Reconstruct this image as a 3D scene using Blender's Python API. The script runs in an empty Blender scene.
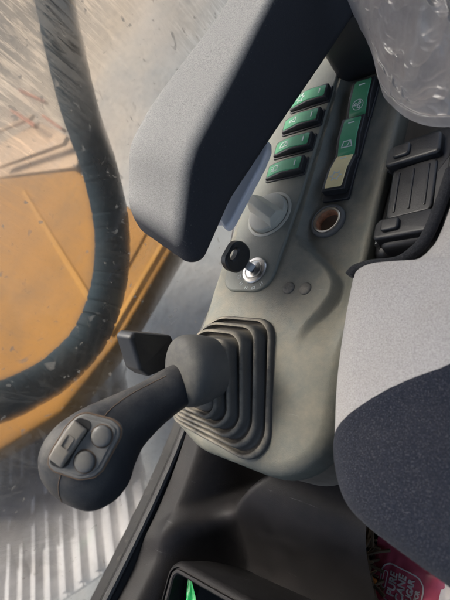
import bpy, bmesh, math, random
from math import sin, cos, pi, radians
from mathutils import Vector, Matrix, noise
from mathutils.bvhtree import BVHTree

random.seed(7)
S = 0.001                      # the scene is laid out in millimetres
SC = bpy.context.scene
COL = SC.collection
V = Vector

# ------------------------------------------------------------------ camera
RM = Matrix(((0.7306538212, 0.2951780923, -0.6156418499),
             (-0.0315741216, 0.9153552998, 0.4014072121),
             (0.6820176452, -0.2738513627, 0.6781278366)))     # world -> camera
CAM = V((174.38, -212.68, 247.87))
FPX = 441.0
cd = bpy.data.cameras.new('camera')
cam = bpy.data.objects.new('camera', cd)
COL.objects.link(cam)
cam.matrix_world = Matrix.Translation(CAM * S) @ RM.transposed().to_4x4()
cd.sensor_fit = 'HORIZONTAL'
cd.sensor_width = 36.0
cd.lens = 36.0 * FPX / 450.0
cd.clip_start = 0.01
cd.clip_end = 300.0
cd.dof.use_dof = True
cd.dof.focus_distance = 0.33
cd.dof.aperture_fstop = 14.0
SC.camera = cam

# ------------------------------------------------------------------ sky, sun, exposure
SUN_TO = V((-0.42, 0.16, 0.85)).normalized()
world = bpy.data.worlds.new("World")
SC.world = world
world.use_nodes = True
wn = world.node_tree
sky = wn.nodes.new('ShaderNodeTexSky')
sky.sky_type = 'NISHITA'
sky.sun_disc = False
sky.sun_elevation = math.asin(SUN_TO.z)
sky.sun_rotation = math.atan2(SUN_TO.x, SUN_TO.y)
sky.dust_density = 5.0
sky.ozone_density = 0.4
bg = wn.nodes['Background']
bg.inputs[1].default_value = 0.13
wn.links.new(sky.outputs[0], bg.inputs[0])
sl = bpy.data.lights.new('sun', 'SUN')
sl.energy = 2.8
sl.angle = radians(24)
sl.color = (1.0, 0.95, 0.88)
sun = bpy.data.objects.new('sun', sl)
COL.objects.link(sun)
sun.rotation_euler = SUN_TO.to_track_quat('Z', 'Y').to_euler()
SC.view_settings.view_transform = 'Standard'
SC.view_settings.look = 'None'
SC.view_settings.exposure = 1.25
SC.view_settings.gamma = 1.0
SC.cycles.use_denoising = True
SC.cycles.max_bounces = 10
SC.cycles.transparent_max_bounces = 16


# ------------------------------------------------------------------ helpers
def ray(px, py):
    return RM.transposed() @ V(((px - 225) / FPX, -(py - 300) / FPX, -1.0))


def on(px, py, ax, v):
    """point of the plane world[ax] = v seen at photo pixel px, py (mm)"""
    r = ray(px, py)
    return CAM + r * ((v - CAM[ax]) / r[ax])


def at(px, py, d):
    return CAM + ray(px, py) * d


BASE = {}


def root(name, label, cat, base=(0, 0, 0), group=None, kind=None):
    o = bpy.data.objects.new(name, None)
    COL.objects.link(o)
    o.location = V(base) * S
    o.empty_display_size = 0.02
    o['label'] = label
    o['category'] = cat
    if group:
        o['group'] = group
    if kind:
        o['kind'] = kind
    BASE[o] = V(base)
    return o


def link(name, bm, mat, parent=None, base=None, smooth=40, label=None, cat=None, kind=None, group=None, recalc=True):
    """bm in world millimetres -> ONE mesh object"""
    b = BASE[parent] if parent is not None else V(base or (0, 0, 0))
    if recalc:
        bmesh.ops.recalc_face_normals(bm, faces=bm.faces[:])
    for v in bm.verts:
        v.co = (v.co - b) * S
    me = bpy.data.meshes.new(name)
    bm.to_mesh(me)
    bm.free()
    for m in (mat if isinstance(mat, (list, tuple)) else [mat]):
        me.materials.append(m)
    if smooth:
        me.shade_smooth()
        me.set_sharp_from_angle(angle=radians(smooth))
    o = bpy.data.objects.new(name, me)
    COL.objects.link(o)
    if parent is not None:
        o.parent = parent
    else:
        o.location = b * S
    BASE[o] = b
    if label:
        o['label'] = label
    if cat:
        o['category'] = cat
    if kind:
        o['kind'] = kind
    if group:
        o['group'] = group
    return o


def frame(o, ux, uy=None, uz=None):
    ux = V(ux).normalized()
    if uz is None:
        uy = V(uy)
        uz = ux.cross(uy).normalized()
        uy = uz.cross(ux)
    else:
        uz = V(uz).normalized()
        uy = uz.cross(ux).normalized()
        ux = uy.cross(uz)
    M = Matrix((ux, uy, uz)).transposed().to_4x4()
    M.translation = V(o)
    return M


def rotz(a, o=(0, 0, 0)):
    M = Matrix.Rotation(a, 4, 'Z')
    M.translation = V(o)
    return M


def loft(bm, rings, c0=True, c1=True, closed=True):
    vs = [[bm.verts.new(p) for p in r] for r in rings]
    n = len(vs[0])
    for a, b in zip(vs, vs[1:]):
        for i in range(n if closed else n - 1):
            j = (i + 1) % n
            bm.faces.new((a[i], a[j], b[j], b[i]))
    if c0:
        bm.faces.new(list(reversed(vs[0])))
    if c1:
        bm.faces.new(vs[-1])
    return vs


def fillet(pts, r, seg=6):
    out = []
    n = len(pts)
    rr = r if isinstance(r, (list, tuple)) else [r] * n
    for i in range(n):
        p = V(pts[i]).to_2d()
        a = (V(pts[i - 1]).to_2d() - p)
        b = (V(pts[(i + 1) % n]).to_2d() - p)
        la, lb = a.length, b.length
        a /= la
        b /= lb
        ang = a.angle(b)
        if rr[i] <= 0 or ang > 3.1:
            out.append(p)
            continue
        t = min(rr[i] / math.tan(ang / 2), la * 0.49, lb * 0.49)
        rad = t * math.tan(ang / 2)
        bis = (a + b).normalized()
        cc = p + bis * (rad / sin(ang / 2))
        v0, v1 = p + a * t - cc, p + b * t - cc
        th = pi - ang
        sgn = 1 if v0.x * v1.y - v0.y * v1.x > 0 else -1
        for k in range(seg + 1):
            w = sgn * th * k / seg
            out.append(cc + V((v0.x * cos(w) - v0.y * sin(w), v0.x * sin(w) + v0.y * cos(w))))
    return out


def rect(w, h, r, seg=6):
    return fillet([(-w / 2, -h / 2), (w / 2, -h / 2), (w / 2, h / 2), (-w / 2, h / 2)], r, seg)


def circle(r, n=40):
    return [V((r * cos(2 * pi * i / n), r * sin(2 * pi * i / n))) for i in range(n)]


def inset(pts, d):
    n = len(pts)
    area = sum(pts[i - 1].x * pts[i].y - pts[i].x * pts[i - 1].y for i in range(n))
    sg = 1 if area > 0 else -1
    out = []
    for i in range(n):
        e0 = (pts[i] - pts[i - 1])
        e1 = (pts[(i + 1) % n] - pts[i])
        n0 = V((-e0.y, e0.x)).normalized() if e0.length > 1e-6 else V((0, 0))
        n1 = V((-e1.y, e1.x)).normalized() if e1.length > 1e-6 else n0
        m = n0 + n1
        if m.length < 1e-6:
            m = n0
        m.normalize()
        c = max(0.5, m.dot(n0))
        out.append(pts[i] + m * sg * d / c)
    return out


def prism(bm, pts, z0, z1, M, r=0.0, rb=0.0, seg=4, warp=None):
    """outline pts (2d) from z0 to z1 in frame M, edges rounded by r (top) and rb (bottom)"""
    pts = [V(p).to_2d() for p in pts]
    L = []
    if rb > 0:
        for k in range(seg + 1):
            a = pi / 2 * k / seg
            L.append((inset(pts, rb * (1 - sin(a))), z0 + rb * (1 - cos(a))))
    else:
        L.append((pts, z0))
    if r > 0:
        for k in range(seg + 1):
            a = pi / 2 * k / seg
            L.append((inset(pts, r * (1 - cos(a))), z1 - r * (1 - sin(a))))
    else:
        L.append((pts, z1))
    rings = []
    for ps, z in L:
        rg = []
        for p in ps:
            q = V((p.x, p.y, z))
            if warp:
                q = warp(q)
            rg.append(M @ q)
        rings.append(rg)
    return loft(bm, rings)


def box(bm, c, s, M=None, r=0.6):
    M = M or Matrix.Identity(4)
    M2 = M @ Matrix.Translation(V(c))
    prism(bm, rect(s[0], s[1], min(r, s[0] * .45, s[1] * .45), 3), -s[2] / 2, s[2] / 2, M2, min(r, s[2] * .45), min(r, s[2] * .45), 2)


def lathe(bm, prof, M, n=48, c0=False, c1=False):
    rings = [[M @ V((r * cos(2 * pi * i / n), r * sin(2 * pi * i / n), z)) for i in range(n)] for r, z in prof]
    loft(bm, rings, c0, c1)


def catmull(pts, k=8):
    pts = [V(p) for p in pts]
    P = [pts[0] * 2 - pts[1]] + pts + [pts[-1] * 2 - pts[-2]]
    out = []
    for i in range(1, len(P) - 2):
        for j in range(k):
            t = j / k
            a, b, c, d = P[i - 1], P[i], P[i + 1], P[i + 2]
            out.append(0.5 * (2 * b + (c - a) * t + (2 * a - 5 * b + 4 * c - d) * t * t + (3 * b - a - 3 * c + d) * t ** 3))
    out.append(pts[-1])
    return out


def interp(vals, k=8):
    return [v.x for v in catmull([(x, 0, 0) for x in vals], k)]


def tube(bm, path, r, n=10, caps=True):
    path = [V(p) for p in path]
    rs = r if isinstance(r, (list, tuple)) else [r] * len(path)
    up = None
    rings = []
    for i, p in enumerate(path):
        t = (path[min(i + 1, len(path) - 1)] - path[max(i - 1, 0)]).normalized()
        if up is None:
            up = t.orthogonal().normalized()
        up = (up - t * up.dot(t)).normalized()
        w = t.cross(up)
        rings.append([p + (up * cos(2 * pi * j / n) + w * sin(2 * pi * j / n)) * rs[i] for j in range(n)])
    loft(bm, rings, caps, caps)


def grid(bm, f, nu, nv):
    vs = [[bm.verts.new(f(i / nu, j / nv)) for j in range(nv + 1)] for i in range(nu + 1)]
    for i in range(nu):
        for j in range(nv):
            bm.faces.new((vs[i][j], vs[i + 1][j], vs[i + 1][j + 1], vs[i][j + 1]))
    return vs


def densify(pts, step):
    out = []
    for i in range(len(pts)):
        a, b = pts[i], pts[(i + 1) % len(pts)]
        n = max(1, int((b - a).length / step))
        for k in range(n):
            out.append(a.lerp(b, k / n))
    return out


def sstep(a, b, x):
    t = max(0.0, min(1.0, (x - a) / (b - a)))
    return t * t * (3 - 2 * t)


def stroke(bm, pts, w, M, h=0.25):
    """flat ribbon of width w along 2d points in frame M"""
    for p, q in zip(pts, pts[1:]):
        p, q = V(p), V(q)
        d = (q - p)
        L = d.length
        if L < 1e-6:
            continue
        a = math.atan2(d.y, d.x)
        m = M @ Matrix.Translation(V(((p.x + q.x) / 2, (p.y + q.y) / 2, 0))) @ Matrix.Rotation(a, 4, 'Z')
        prism(bm, rect(L + w * .8, w, w * .35, 2), 0, h, m)


def text_mesh(s, size, M, depth=0.15, bold=0.0):
    cu = bpy.data.curves.new('t', 'FONT')
    cu.body = s
    cu.size = size
    cu.extrude = depth
    cu.offset = bold
    cu.align_x = 'CENTER'
    cu.align_y = 'CENTER'
    o = bpy.data.objects.new('t', cu)
    COL.objects.link(o)
    dg = bpy.context.evaluated_depsgraph_get()
    me = bpy.data.meshes.new_from_object(o.evaluated_get(dg))
    bpy.data.objects.remove(o)
    bm = bmesh.new()
    bm.from_mesh(me)
    bpy.data.meshes.remove(me)
    bm.transform(M)
    return bm


def merge(bm, other):
    me = bpy.data.meshes.new('m')
    other.to_mesh(me)
    other.free()
    bm.from_mesh(me)
    bpy.data.meshes.remove(me)


# ------------------------------------------------------------------ materials
class NT:
    def __init__(s, name):
        s.m = bpy.data.materials.new(name)
        s.m.use_nodes = True
        s.t = s.m.node_tree
        s.b = s.t.nodes['Principled BSDF']
        s.out = s.t.nodes['Material Output']
        s.co = s.t.nodes.new('ShaderNodeTexCoord').outputs['Object']

    def n(s, typ, **kw):
        x = s.t.nodes.new(typ)
        for k, v in kw.items():
            setattr(x, k, v)
        return x

    def set(s, inp, v):
        if hasattr(v, 'is_output'):
            s.t.links.new(v, inp)
        elif isinstance(v, tuple) and len(v) == 3 and inp.type == 'RGBA':
            inp.default_value = (*v, 1)
        else:
            inp.default_value = v

    def noise(s, scale, detail=4, rough=.6, vec=None, dist=0.0, stretch=None, rot=None):
        vec = vec or s.co
        if stretch or rot:
            mp = s.n('ShaderNodeMapping')
            s.set(mp.inputs['Vector'], vec)
            if stretch:
                mp.inputs['Scale'].default_value = stretch
            if rot:
                mp.inputs['Rotation'].default_value = rot
            vec = mp.outputs[0]
        x = s.n('ShaderNodeTexNoise')
        s.set(x.inputs['Vector'], vec)
        x.inputs['Scale'].default_value = scale
        x.inputs['Detail'].default_value = detail
        x.inputs['Roughness'].default_value = rough
        x.inputs['Distortion'].default_value = dist
        return x.outputs['Fac']

    def ramp(s, f, a, b, v0=0.0, v1=1.0):
        x = s.n('ShaderNodeMapRange')
        s.set(x.inputs[0], f)
        x.inputs[1].default_value = a
        x.inputs[2].default_value = b
        x.inputs[3].default_value = v0
        x.inputs[4].default_value = v1
        return x.outputs[0]

    def math(s, op, a, b=0.0, c=0.0):
        x = s.n('ShaderNodeMath', operation=op)
        for i, v in enumerate((a, b, c)):
            s.set(x.inputs[i], v)
        return x.outputs[0]

    def mix(s, f, a, b):
        x = s.n('ShaderNodeMix', data_type='RGBA')
        s.set(x.inputs[0], f)
        s.set(x.inputs[6], a)
        s.set(x.inputs[7], b)
        return x.outputs[2]

    def bump(s, h, strength=.3, dist=.0005, prev=None):
        x = s.n('ShaderNodeBump')
        x.inputs['Strength'].default_value = strength
        x.inputs['Distance'].default_value = dist
        s.set(x.inputs['Height'], h)
        if prev is not None:
            s.set(x.inputs['Normal'], prev)
        return x.outputs[0]

    def up(s):
        g = s.n('ShaderNodeNewGeometry')
        sp = s.n('ShaderNodeSeparateXYZ')
        s.t.links.new(g.outputs['Normal'], sp.inputs[0])
        return sp.outputs['Z']


def plastic(name, col, rough=.5, grain=1600, gb=.25, dust_light=0.0, dcol=(.36, .31, .25), var=.18, scratch=0.0, spec=.5, patch=22, dlo=.32, ulo=.25):
    m = NT(name)
    f = m.noise(patch, 6, .62)
    c = m.mix(m.ramp(f, .3, .7), tuple(x * (1 - var) for x in col), tuple(min(1, x * (1 + var)) for x in col))
    if dust_light > 0:
        d = m.math('MULTIPLY', m.ramp(m.up(), ulo, 1.0), m.ramp(m.noise(patch * 2.3, 7, .7), dlo, dlo + .40))
        d = m.math('ADD', d, m.math('MULTIPLY', m.math('MULTIPLY', m.ramp(m.noise(900, 3, .7), .62, .75), m.ramp(m.up(), -.1, .8)), .42))
        d = m.math('MULTIPLY', d, dust_light)  # settled dirt on most parts; on the armrest also its painted sunlit top
        c = m.mix(d, c, dcol)
        r = m.math('ADD', m.math('MULTIPLY', d, .4), m.ramp(f, .3, .7, rough - .07, rough + .07))
    else:
        r = m.ramp(f, .3, .7, rough - .07, rough + .07)
    if scratch > 0:
        sc = m.ramp(m.noise(30, 5, .7, stretch=(1, 14, 3), rot=(0.3, .2, .5), dist=.4), .66, .74)
        c = m.mix(m.math('MULTIPLY', sc, scratch), c, tuple(min(1, x * 1.8 + .08) for x in col))
    m.set(m.b.inputs['Base Color'], c)
    m.set(m.b.inputs['Roughness'], r)
    m.b.inputs['Specular IOR Level'].default_value = spec
    m.set(m.b.inputs['Normal'], m.bump(m.noise(grain, 2, .5), gb, .0004))
    return m.m


def simple(name, col, rough=.5, metal=0.0, var=.1, sc=60):
    m = NT(name)
    f = m.noise(sc, 5)
    m.set(m.b.inputs['Base Color'], m.mix(m.ramp(f, .3, .7), tuple(x * (1 - var) for x in col), tuple(min(1, x * (1 + var)) for x in col)))
    m.set(m.b.inputs['Roughness'], m.ramp(f, .3, .7, max(.02, rough - .06), rough + .06))
    m.b.inputs['Metallic'].default_value = metal
    return m.m


def fabric(name, c0, c1, speck=(.7, .7, .7), sp=.5, scale=900):
    m = NT(name)
    f = m.noise(scale, 2, .8)
    big = m.noise(18, 4, .6)
    c = m.mix(m.ramp(f, .3, .7), c0, c1)
    c = m.mix(m.math('MULTIPLY', m.ramp(m.noise(scale * 1.35, 1, .5), .58, .68), sp), c, speck)
    c = m.mix(m.ramp(big, .35, .75, 0, .22 if c1[0] > .2 else .03), c, (.3, .26, .21))
    m.set(m.b.inputs['Base Color'], c)
    m.b.inputs['Roughness'].default_value = .95
    m.b.inputs['Specular IOR Level'].default_value = .15
    m.b.inputs['Sheen Weight'].default_value = .04
    m.set(m.b.inputs['Normal'], m.bump(f, .6, .0008))
    return m.m


M_housing = plastic('housing_plastic', (.132, .135, .112), .52, 1700, .5, .55, (.36, .31, .225), .16, .35)
M_panel = plastic('panel_plastic', (.152, .157, .134), .5, 1700, .4, .28, (.38, .35, .27), .1, .15)
M_dial = plastic('dial_plastic', (.43, .42, .365), .45, 1500, .1, .2, (.45, .41, .33), .08)
M_black = plastic('black_plastic', (.018, .018, .020), .45, 1800, .2, .10, (.2, .18, .15), .2)
M_grip = plastic('grip_rubber', (.018, .0195, .024), .5, 1300, .35, .5, (.26, .235, .20), .15, .08, .32)
M_plate = plastic('grip_plate_plastic', (.13, .127, .122), .5, 1500, .2, .45, (.30, .275, .235), .12)
M_button = plastic('button_plastic', (.10, .10, .10), .42, 1500, .1, .5, (.28, .25, .20), .15)
M_rocker = plastic('thumb_switch_plastic', (.20, .178, .152), .5, 1500, .15, .5, (.30, .27, .22), .15)
M_boot = plastic('boot_rubber', (.046, .045, .043), .6, 1000, .35, .95, (.40, .35, .27), .25)
M_collar = plastic('collar_rubber', (.058, .058, .057), .62, 1400, .35, .6, (.27, .25, .21), .12)
M_trim = plastic('trim_plastic', (.010, .0093, .0097), .58, 1500, .35, .14, (.085, .066, .058), .45, .9, .25)
M_case = plastic('casing_plastic', (.010, .0105, .0125), .42, 1500, .25, .10, (.22, .2, .18), .15, .1)
M_arm = plastic('armrest_foam', (.030, .032, .039), .8, 1500, .55, .95, (.56, .54, .505), .12, 0, .2, 700, .17, .50)  # dusty pad; its sunlit top is painted in as a paler up-facing colour
M_flap = plastic('bracket_plastic', (.62, .63, .69), .4, 1500, .1, .1, (.45, .42, .38), .06)
M_green = plastic('switch_green', (.062, .33, .155), .42, 2000, .1, .12, (.4, .4, .33), .08)
M_yellow = plastic('switch_yellow', (.98, .77, .37), .45, 2000, .1, .2, (.6, .55, .42), .08)
M_white = simple('white_print', (.75, .78, .74), .5)
M_metal = simple('lock_metal', (.62, .60, .56), .28, 1.0, .1)
M_brass = simple('rusty_liner', (.50, .24, .13), .55, .25, .45, 250)
M_rim = simple('socket_rim_metal', (.66, .56, .42), .32, .8, .15)
M_socket = plastic('socket_ring', (.10, .10, .095), .5, 1500, .1, .3)
M_steel = simple('steel', (.5, .5, .52), .35, 1.0)
M_seatl = fabric('light_seat_fabric', (.28, .27, .266), (.46, .445, .438), (.56, .55, .535), .35, 1150)
M_seatd = fabric('dark_seat_fabric', (.006, .008, .014), (.023, .027, .042), (.12, .12, .135), .42, 1200)
M_piping = fabric('piping_fabric', (.01, .011, .014), (.03, .032, .038), (.1, .1, .1), .2)
M_seam = simple('seam_dirt', (.13, .085, .055), .8)
M_under = plastic('dark_rubber', (.010, .010, .0105), .65, 900, .3, .05, (.2, .17, .14), .2, 0, .2)


def metal_paint(name, col, dirt, amt=.5, rough=.45):
    m = NT(name)
    f = m.noise(6, 8, .68)
    c = m.mix(m.ramp(f, .68 - amt * .2, .86), col, dirt)
    c = m.mix(m.ramp(m.noise(70, 4, .7), .6, .75, 0, .6), c, tuple(x * .5 for x in dirt))
    m.set(m.b.inputs['Base Color'], c)
    m.b.inputs['Roughness'].default_value = rough + .2
    m.b.inputs['Specular IOR Level'].default_value = .12
    m.set(m.b.inputs['Normal'], m.bump(f, .3, .01))
    return m.m


M_orange = metal_paint('boom_paint', (.17, .070, .002), (.085, .042, .008), 1.1)
M_yellowrib = metal_paint('rib_paint', (.24, .11, .012), (.3, .2, .11), .4)
M_shoe = metal_paint('track_steel', (.42, .40, .38), (.16, .125, .095), .75, .4)
M_hose = plastic('hose_rubber', (.005, .013, .018), .75, 500, .3, .03, (.16, .17, .17), .35, .1, .1)


def ground_mat():
    m = NT('dry_ground')
    f = m.noise(1.3, 8, .7)
    g = m.noise(14, 6, .7)
    c = m.mix(m.ramp(f, .35, .65), (.13, .145, .15), (.22, .22, .21))
    sx = m.n('ShaderNodeSeparateXYZ')
    m.t.links.new(m.co, sx.inputs[0])
    far = m.math('ADD', m.ramp(sx.outputs['X'], -2.4, -5.0), m.math('MULTIPLY_ADD', f, 1.2, -.6))
    c = m.mix(m.math('MINIMUM', m.math('MAXIMUM', far, 0), 1), c, (.30, .235, .165))
    c = m.mix(m.ramp(g, .5, .7, 0, .7), c, (.08, .07, .065))
    m.set(m.b.inputs['Base Color'], c)
    m.b.inputs['Roughness'].default_value = .95
    m.set(m.b.inputs['Normal'], m.bump(g, .7, .08))
    return m.m


M_ground = ground_mat()
M_mud = plastic('dried_mud', (.085, .08, .078), .9, 120, .9, .3, (.22, .2, .185), .5, 0, .2, 9)


def glass_mat():
    m = NT('dusty_glass')
    t = m.t
    # dried run marks: long in the fall direction (z), narrow along the pane (y)
    run = m.noise(1.0, 6, .62, stretch=(1, 230, 28), rot=(.22, 0, 0), dist=.5)
    drop = m.noise(1.0, 3, .6, stretch=(1, 190, 70), rot=(.22, 0, 0), dist=.2)
    cloud = m.noise(9, 6, .6, dist=.3)
    fine = m.noise(420, 4, .75)
    sp = m.n('ShaderNodeSeparateXYZ')
    t.links.new(m.co, sp.inputs[0])
    high = m.ramp(sp.outputs['Z'], .09, .24)                # dustier high on the pane
    film = m.ramp(cloud, .38, .76, .0, .14)
    film = m.math('ADD', film, m.math('MULTIPLY', high, .14))
    rear = m.ramp(sp.outputs['Y'], .02, .20)
    heavy = m.math('MAXIMUM', m.math('MULTIPLY', m.ramp(sp.outputs['Z'], .20, .31), m.ramp(sp.outputs['Y'], -.10, .06)), m.ramp(m.noise(5, 3, .5), .52, .7, 0, .35))
    streak = m.math('MULTIPLY', m.ramp(run, .62, .48), m.math('MULTIPLY', heavy, .8))
    clear = m.math('MULTIPLY', m.ramp(drop, .54, .64), m.math('MULTIPLY', heavy, .30))
    film = m.math('SUBTRACT', m.math('ADD', film, streak), clear)
    film = m.math('ADD', film, m.math('MULTIPLY', m.ramp(fine, .54, .72), .16))
    smear = m.ramp(m.noise(1.0, 5, .65, stretch=(1, 34, 11), rot=(.5, 0, 0), dist=1.2), .53, .72, 0, .42)
    low = m.ramp(sp.outputs['Y'], -.05, -.22, .15, 1.0)
    film = m.math('ADD', film, m.math('MULTIPLY', smear, low))
    dots = m.math('ADD', m.ramp(m.noise(130, 2, .5, dist=.3), .67, .73, 0, .5), m.ramp(m.noise(60, 3, .6, dist=.6), .66, .72, 0, .45))
    film = m.math('ADD', film, dots)
    film = m.math('MINIMUM', m.math('MAXIMUM', film, .08), .82)
    col = m.mix(m.ramp(m.noise(14, 4, .6), .35, .65), (.13, .137, .138), (.215, .20, .175))
    di = m.n('ShaderNodeBsdfDiffuse')
    m.set(di.inputs['Color'], col)
    tl = m.n('ShaderNodeBsdfTranslucent')
    m.set(tl.inputs['Color'], col)
    a1 = m.n('ShaderNodeMixShader')
    a1.inputs[0].default_value = .55
    t.links.new(di.outputs[0], a1.inputs[1])
    t.links.new(tl.outputs[0], a1.inputs[2])
    tr0 = m.n('ShaderNodeBsdfTransparent')
    tr0.inputs[0].default_value = (.93, .96, .96, 1)
    rf = m.n('ShaderNodeBsdfRefraction')
    rf.inputs['Color'].default_value = (.95, .96, .95, 1)
    rf.inputs['Roughness'].default_value = .75
    rf.inputs['IOR'].default_value = 1.028
    tr = m.n('ShaderNodeMixShader')
    m.set(tr.inputs[0], m.ramp(m.noise(11, 4, .6), .36, .6, .2, .7))
    t.links.new(tr0.outputs[0], tr.inputs[1])
    t.links.new(rf.outputs[0], tr.inputs[2])
    gl = m.n('ShaderNodeBsdfGlossy')
    gl.inputs['Roughness'].default_value = .06
    ge = m.n('ShaderNodeNewGeometry')
    dt = m.n('ShaderNodeVectorMath', operation='DOT_PRODUCT')
    t.links.new(ge.outputs['Normal'], dt.inputs[0])
    t.links.new(ge.outputs['Incoming'], dt.inputs[1])
    fr = m.math('POWER', m.math('SUBTRACT', 1.0, m.math('ABSOLUTE', dt.outputs['Value'])), 5.0)
    fr = m.math('MULTIPLY_ADD', fr, .9, .05)
    a2 = m.n('ShaderNodeMixShader')
    m.set(a2.inputs[0], fr)
    t.links.new(tr.outputs[0], a2.inputs[1])
    t.links.new(gl.outputs[0], a2.inputs[2])
    a3 = m.n('ShaderNodeMixShader')
    m.set(a3.inputs[0], film)
    t.links.new(a2.outputs[0], a3.inputs[1])
    t.links.new(a1.outputs[0], a3.inputs[2])
    t.links.new(a3.outputs[0], m.out.inputs[0])
    return m.m


def sheet_mat():
    m = NT('polythene')
    t = m.t
    tl = m.n('ShaderNodeBsdfTranslucent')
    di = m.n('ShaderNodeBsdfDiffuse')
    f = m.noise(60, 5, .65)
    c = m.mix(m.ramp(f, .3, .7), (.52, .485, .48), (.57, .54, .535))
    m.set(tl.inputs[0], c)
    m.set(di.inputs[0], c)
    gl = m.n('ShaderNodeBsdfGlossy')
    gl.inputs['Roughness'].default_value = .28
    tr = m.n('ShaderNodeBsdfTransparent')
    a = m.n('ShaderNodeMixShader')
    a.inputs[0].default_value = .45
    t.links.new(di.outputs[0], a.inputs[1])
    t.links.new(tl.outputs[0], a.inputs[2])
    b = m.n('ShaderNodeMixShader')
    b.inputs[0].default_value = .12
    t.links.new(a.outputs[0], b.inputs[1])
    t.links.new(gl.outputs[0], b.inputs[2])
    c2 = m.n('ShaderNodeMixShader')
    m.set(c2.inputs[0], m.ramp(f, .3, .7, .52, .64))
    t.links.new(tr.outputs[0], c2.inputs[1])
    t.links.new(b.outputs[0], c2.inputs[2])
    t.links.new(c2.outputs[0], m.out.inputs[0])
    return m.m


M_glass = glass_mat()
M_sheet = sheet_mat()

# ------------------------------------------------------------------ setting: ground outside, cab floor
bm = bmesh.new()


def gf(u, v):
    x = -300 - 60000 * u ** 2.2
    y = (v - .5) * 90000
    h = noise.noise(V((x, y, 0)) * .0009) * 160 + noise.noise(V((x, y, 3)) * .004) * 40
    h += sstep(-3500, -9000, x) * 0 + max(0, (-x - 3200)) * .10 * (1 + .6 * noise.noise(V((x, y, 9)) * .0004)) * (1 if x > -16000 else 1)
    return V((x, y, -1450 + min(h, 2600)))


grid(bm, gf, 120, 160)
link('ground', bm, M_ground, base=(0, 0, 0), kind='structure', smooth=80)
bm = bmesh.new()
grid(bm, lambda u, v: V((-150 + 900 * u, -800 + 1400 * v, -160)), 4, 4)
link('floor', bm, M_under, kind='structure')

bm = bmesh.new()
prism(bm, rect(1150, 1500, 60, 6), 640, 690, Matrix.Translation(V((425, -120, 0))), 8, 8)  # unseen roof added overhead to shade the cab interior
link('added_shade_roof', bm, plastic('added_roof_lining', (.30, .29, .27), .8), kind='structure')

# ------------------------------------------------------------------ cab window: pane, frame, rubber seal
SILL = [(-640, 20), (-470, -18), (-374, -42), (-291, -60), (-224, -69), (-117, -74), (0, -76), (320, -76)]
sill = catmull([(-150, y, z) for y, z in SILL], 8)
win = root('cab_window', 'large dusty side window streaked with dried water marks, hose visible behind it', 'window', (-150, -100, -76))
bm = bmesh.new()
lo, hi = [V((p.x, p.y, p.z - 4)) for p in sill], [V((p.x, p.y, 620)) for p in sill]
rows = [[bm.verts.new(a.lerp(b, t / 12)) for a, b in zip(lo, hi)] for t in range(13)]
for a, b in zip(rows, rows[1:]):
    for i in range(len(a) - 1):
        bm.faces.new((a[i], a[i + 1], b[i + 1], b[i]))
link('pane', bm, M_glass, win)
bm = bmesh.new()
prof = [(-14, -40), (-14, -4), (-9, 0), (7, 0), (11, -2), (14, -7), (16, -40)]
loft(bm, [[V((p.x + a, p.y, p.z + b)) for a, b in prof] for p in sill])
link('window_frame', bm, M_under, win, smooth=30)
bm = bmesh.new()
tube(bm, [V((p.x + 9, p.y, p.z + 1.5)) for p in sill], 3.4, 8)
link('rubber_seal', bm, M_black, win)

# ------------------------------------------------------------------ outside: hose, boom, track
hp = [(-1e9, 0)] and [on(x, y, 0, -300) for x, y in [(40, -60), (48, -25), (55, 0), (63, 40), (80, 110), (100, 170), (112, 230), (109, 285), (91, 335), (60, 370), (30, 389), (0, 402), (-40, 410), (-90, 405)]]
hp = [hp[0] + V((-260, 420, 330)), hp[0] + V((-60, 170, 130))] + hp + [hp[-1] + V((-30, -90, 120)), hp[-1] + V((-160, -230, 420))]
hp = catmull(hp, 40)
hr = []
acc = 0
for i, p in enumerate(hp):
    if i:
        acc += (p - hp[i - 1]).length
    ph = (acc % 19) / 19
    hr.append(21.3 - 2.4 * (1 - sstep(0, .10, ph) * (1 - sstep(.93, 1, ph))) * (.3 + .7 * sstep(-60, -140, p.y)) + .5 * noise.noise(p * .05) + .35 * noise.noise(p * .2))
bm = bmesh.new()
tube(bm, hp, hr, 24)
link('hydraulic_hose', bm, M_hose, base=hp[0], label='thick blue-grey spiral-wrapped hose curving outside the dusty window', cat='hose', smooth=50)

DZ = -230
M_ledge = metal_paint('ledge_paint', (.30, .20, .12), (.22, .18, .15), .6)
boom = root('body_panel', 'dusty orange steel deck panel with raised ribs seen through the window', 'body panel', (-620, -60, DZ - 40))
ol = [on(x, y, 2, DZ) for x, y in [(-70, 230), (-30, 182), (75, 170), (176, 240), (116, 342), (60, 412), (0, 449), (-70, 470)]]
bm = bmesh.new()
ol[0] = ol[1] + V((-900, -140, 0))
ol[-1] = ol[-2] + V((-700, -420, 0))
prism(bm, fillet([(p.x, p.y) for p in ol], 14), DZ - 40, DZ, Matrix.Identity(4), 6)
link('deck_plate', bm, M_orange, boom)


def bar(px0, px1, w, h, mat, par, name, z=DZ, base=None):
    a, b = on(*px0, 2, z), on(*px1, 2, z)
    d = (b - a)
    M = frame((a + b) / 2, d, uz=(0, 0, 1))
    m = bmesh.new()
    prism(m, rect(d.length, w, 3, 2), -1, h, M, 3)
    return link(name, m, mat, par)


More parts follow.
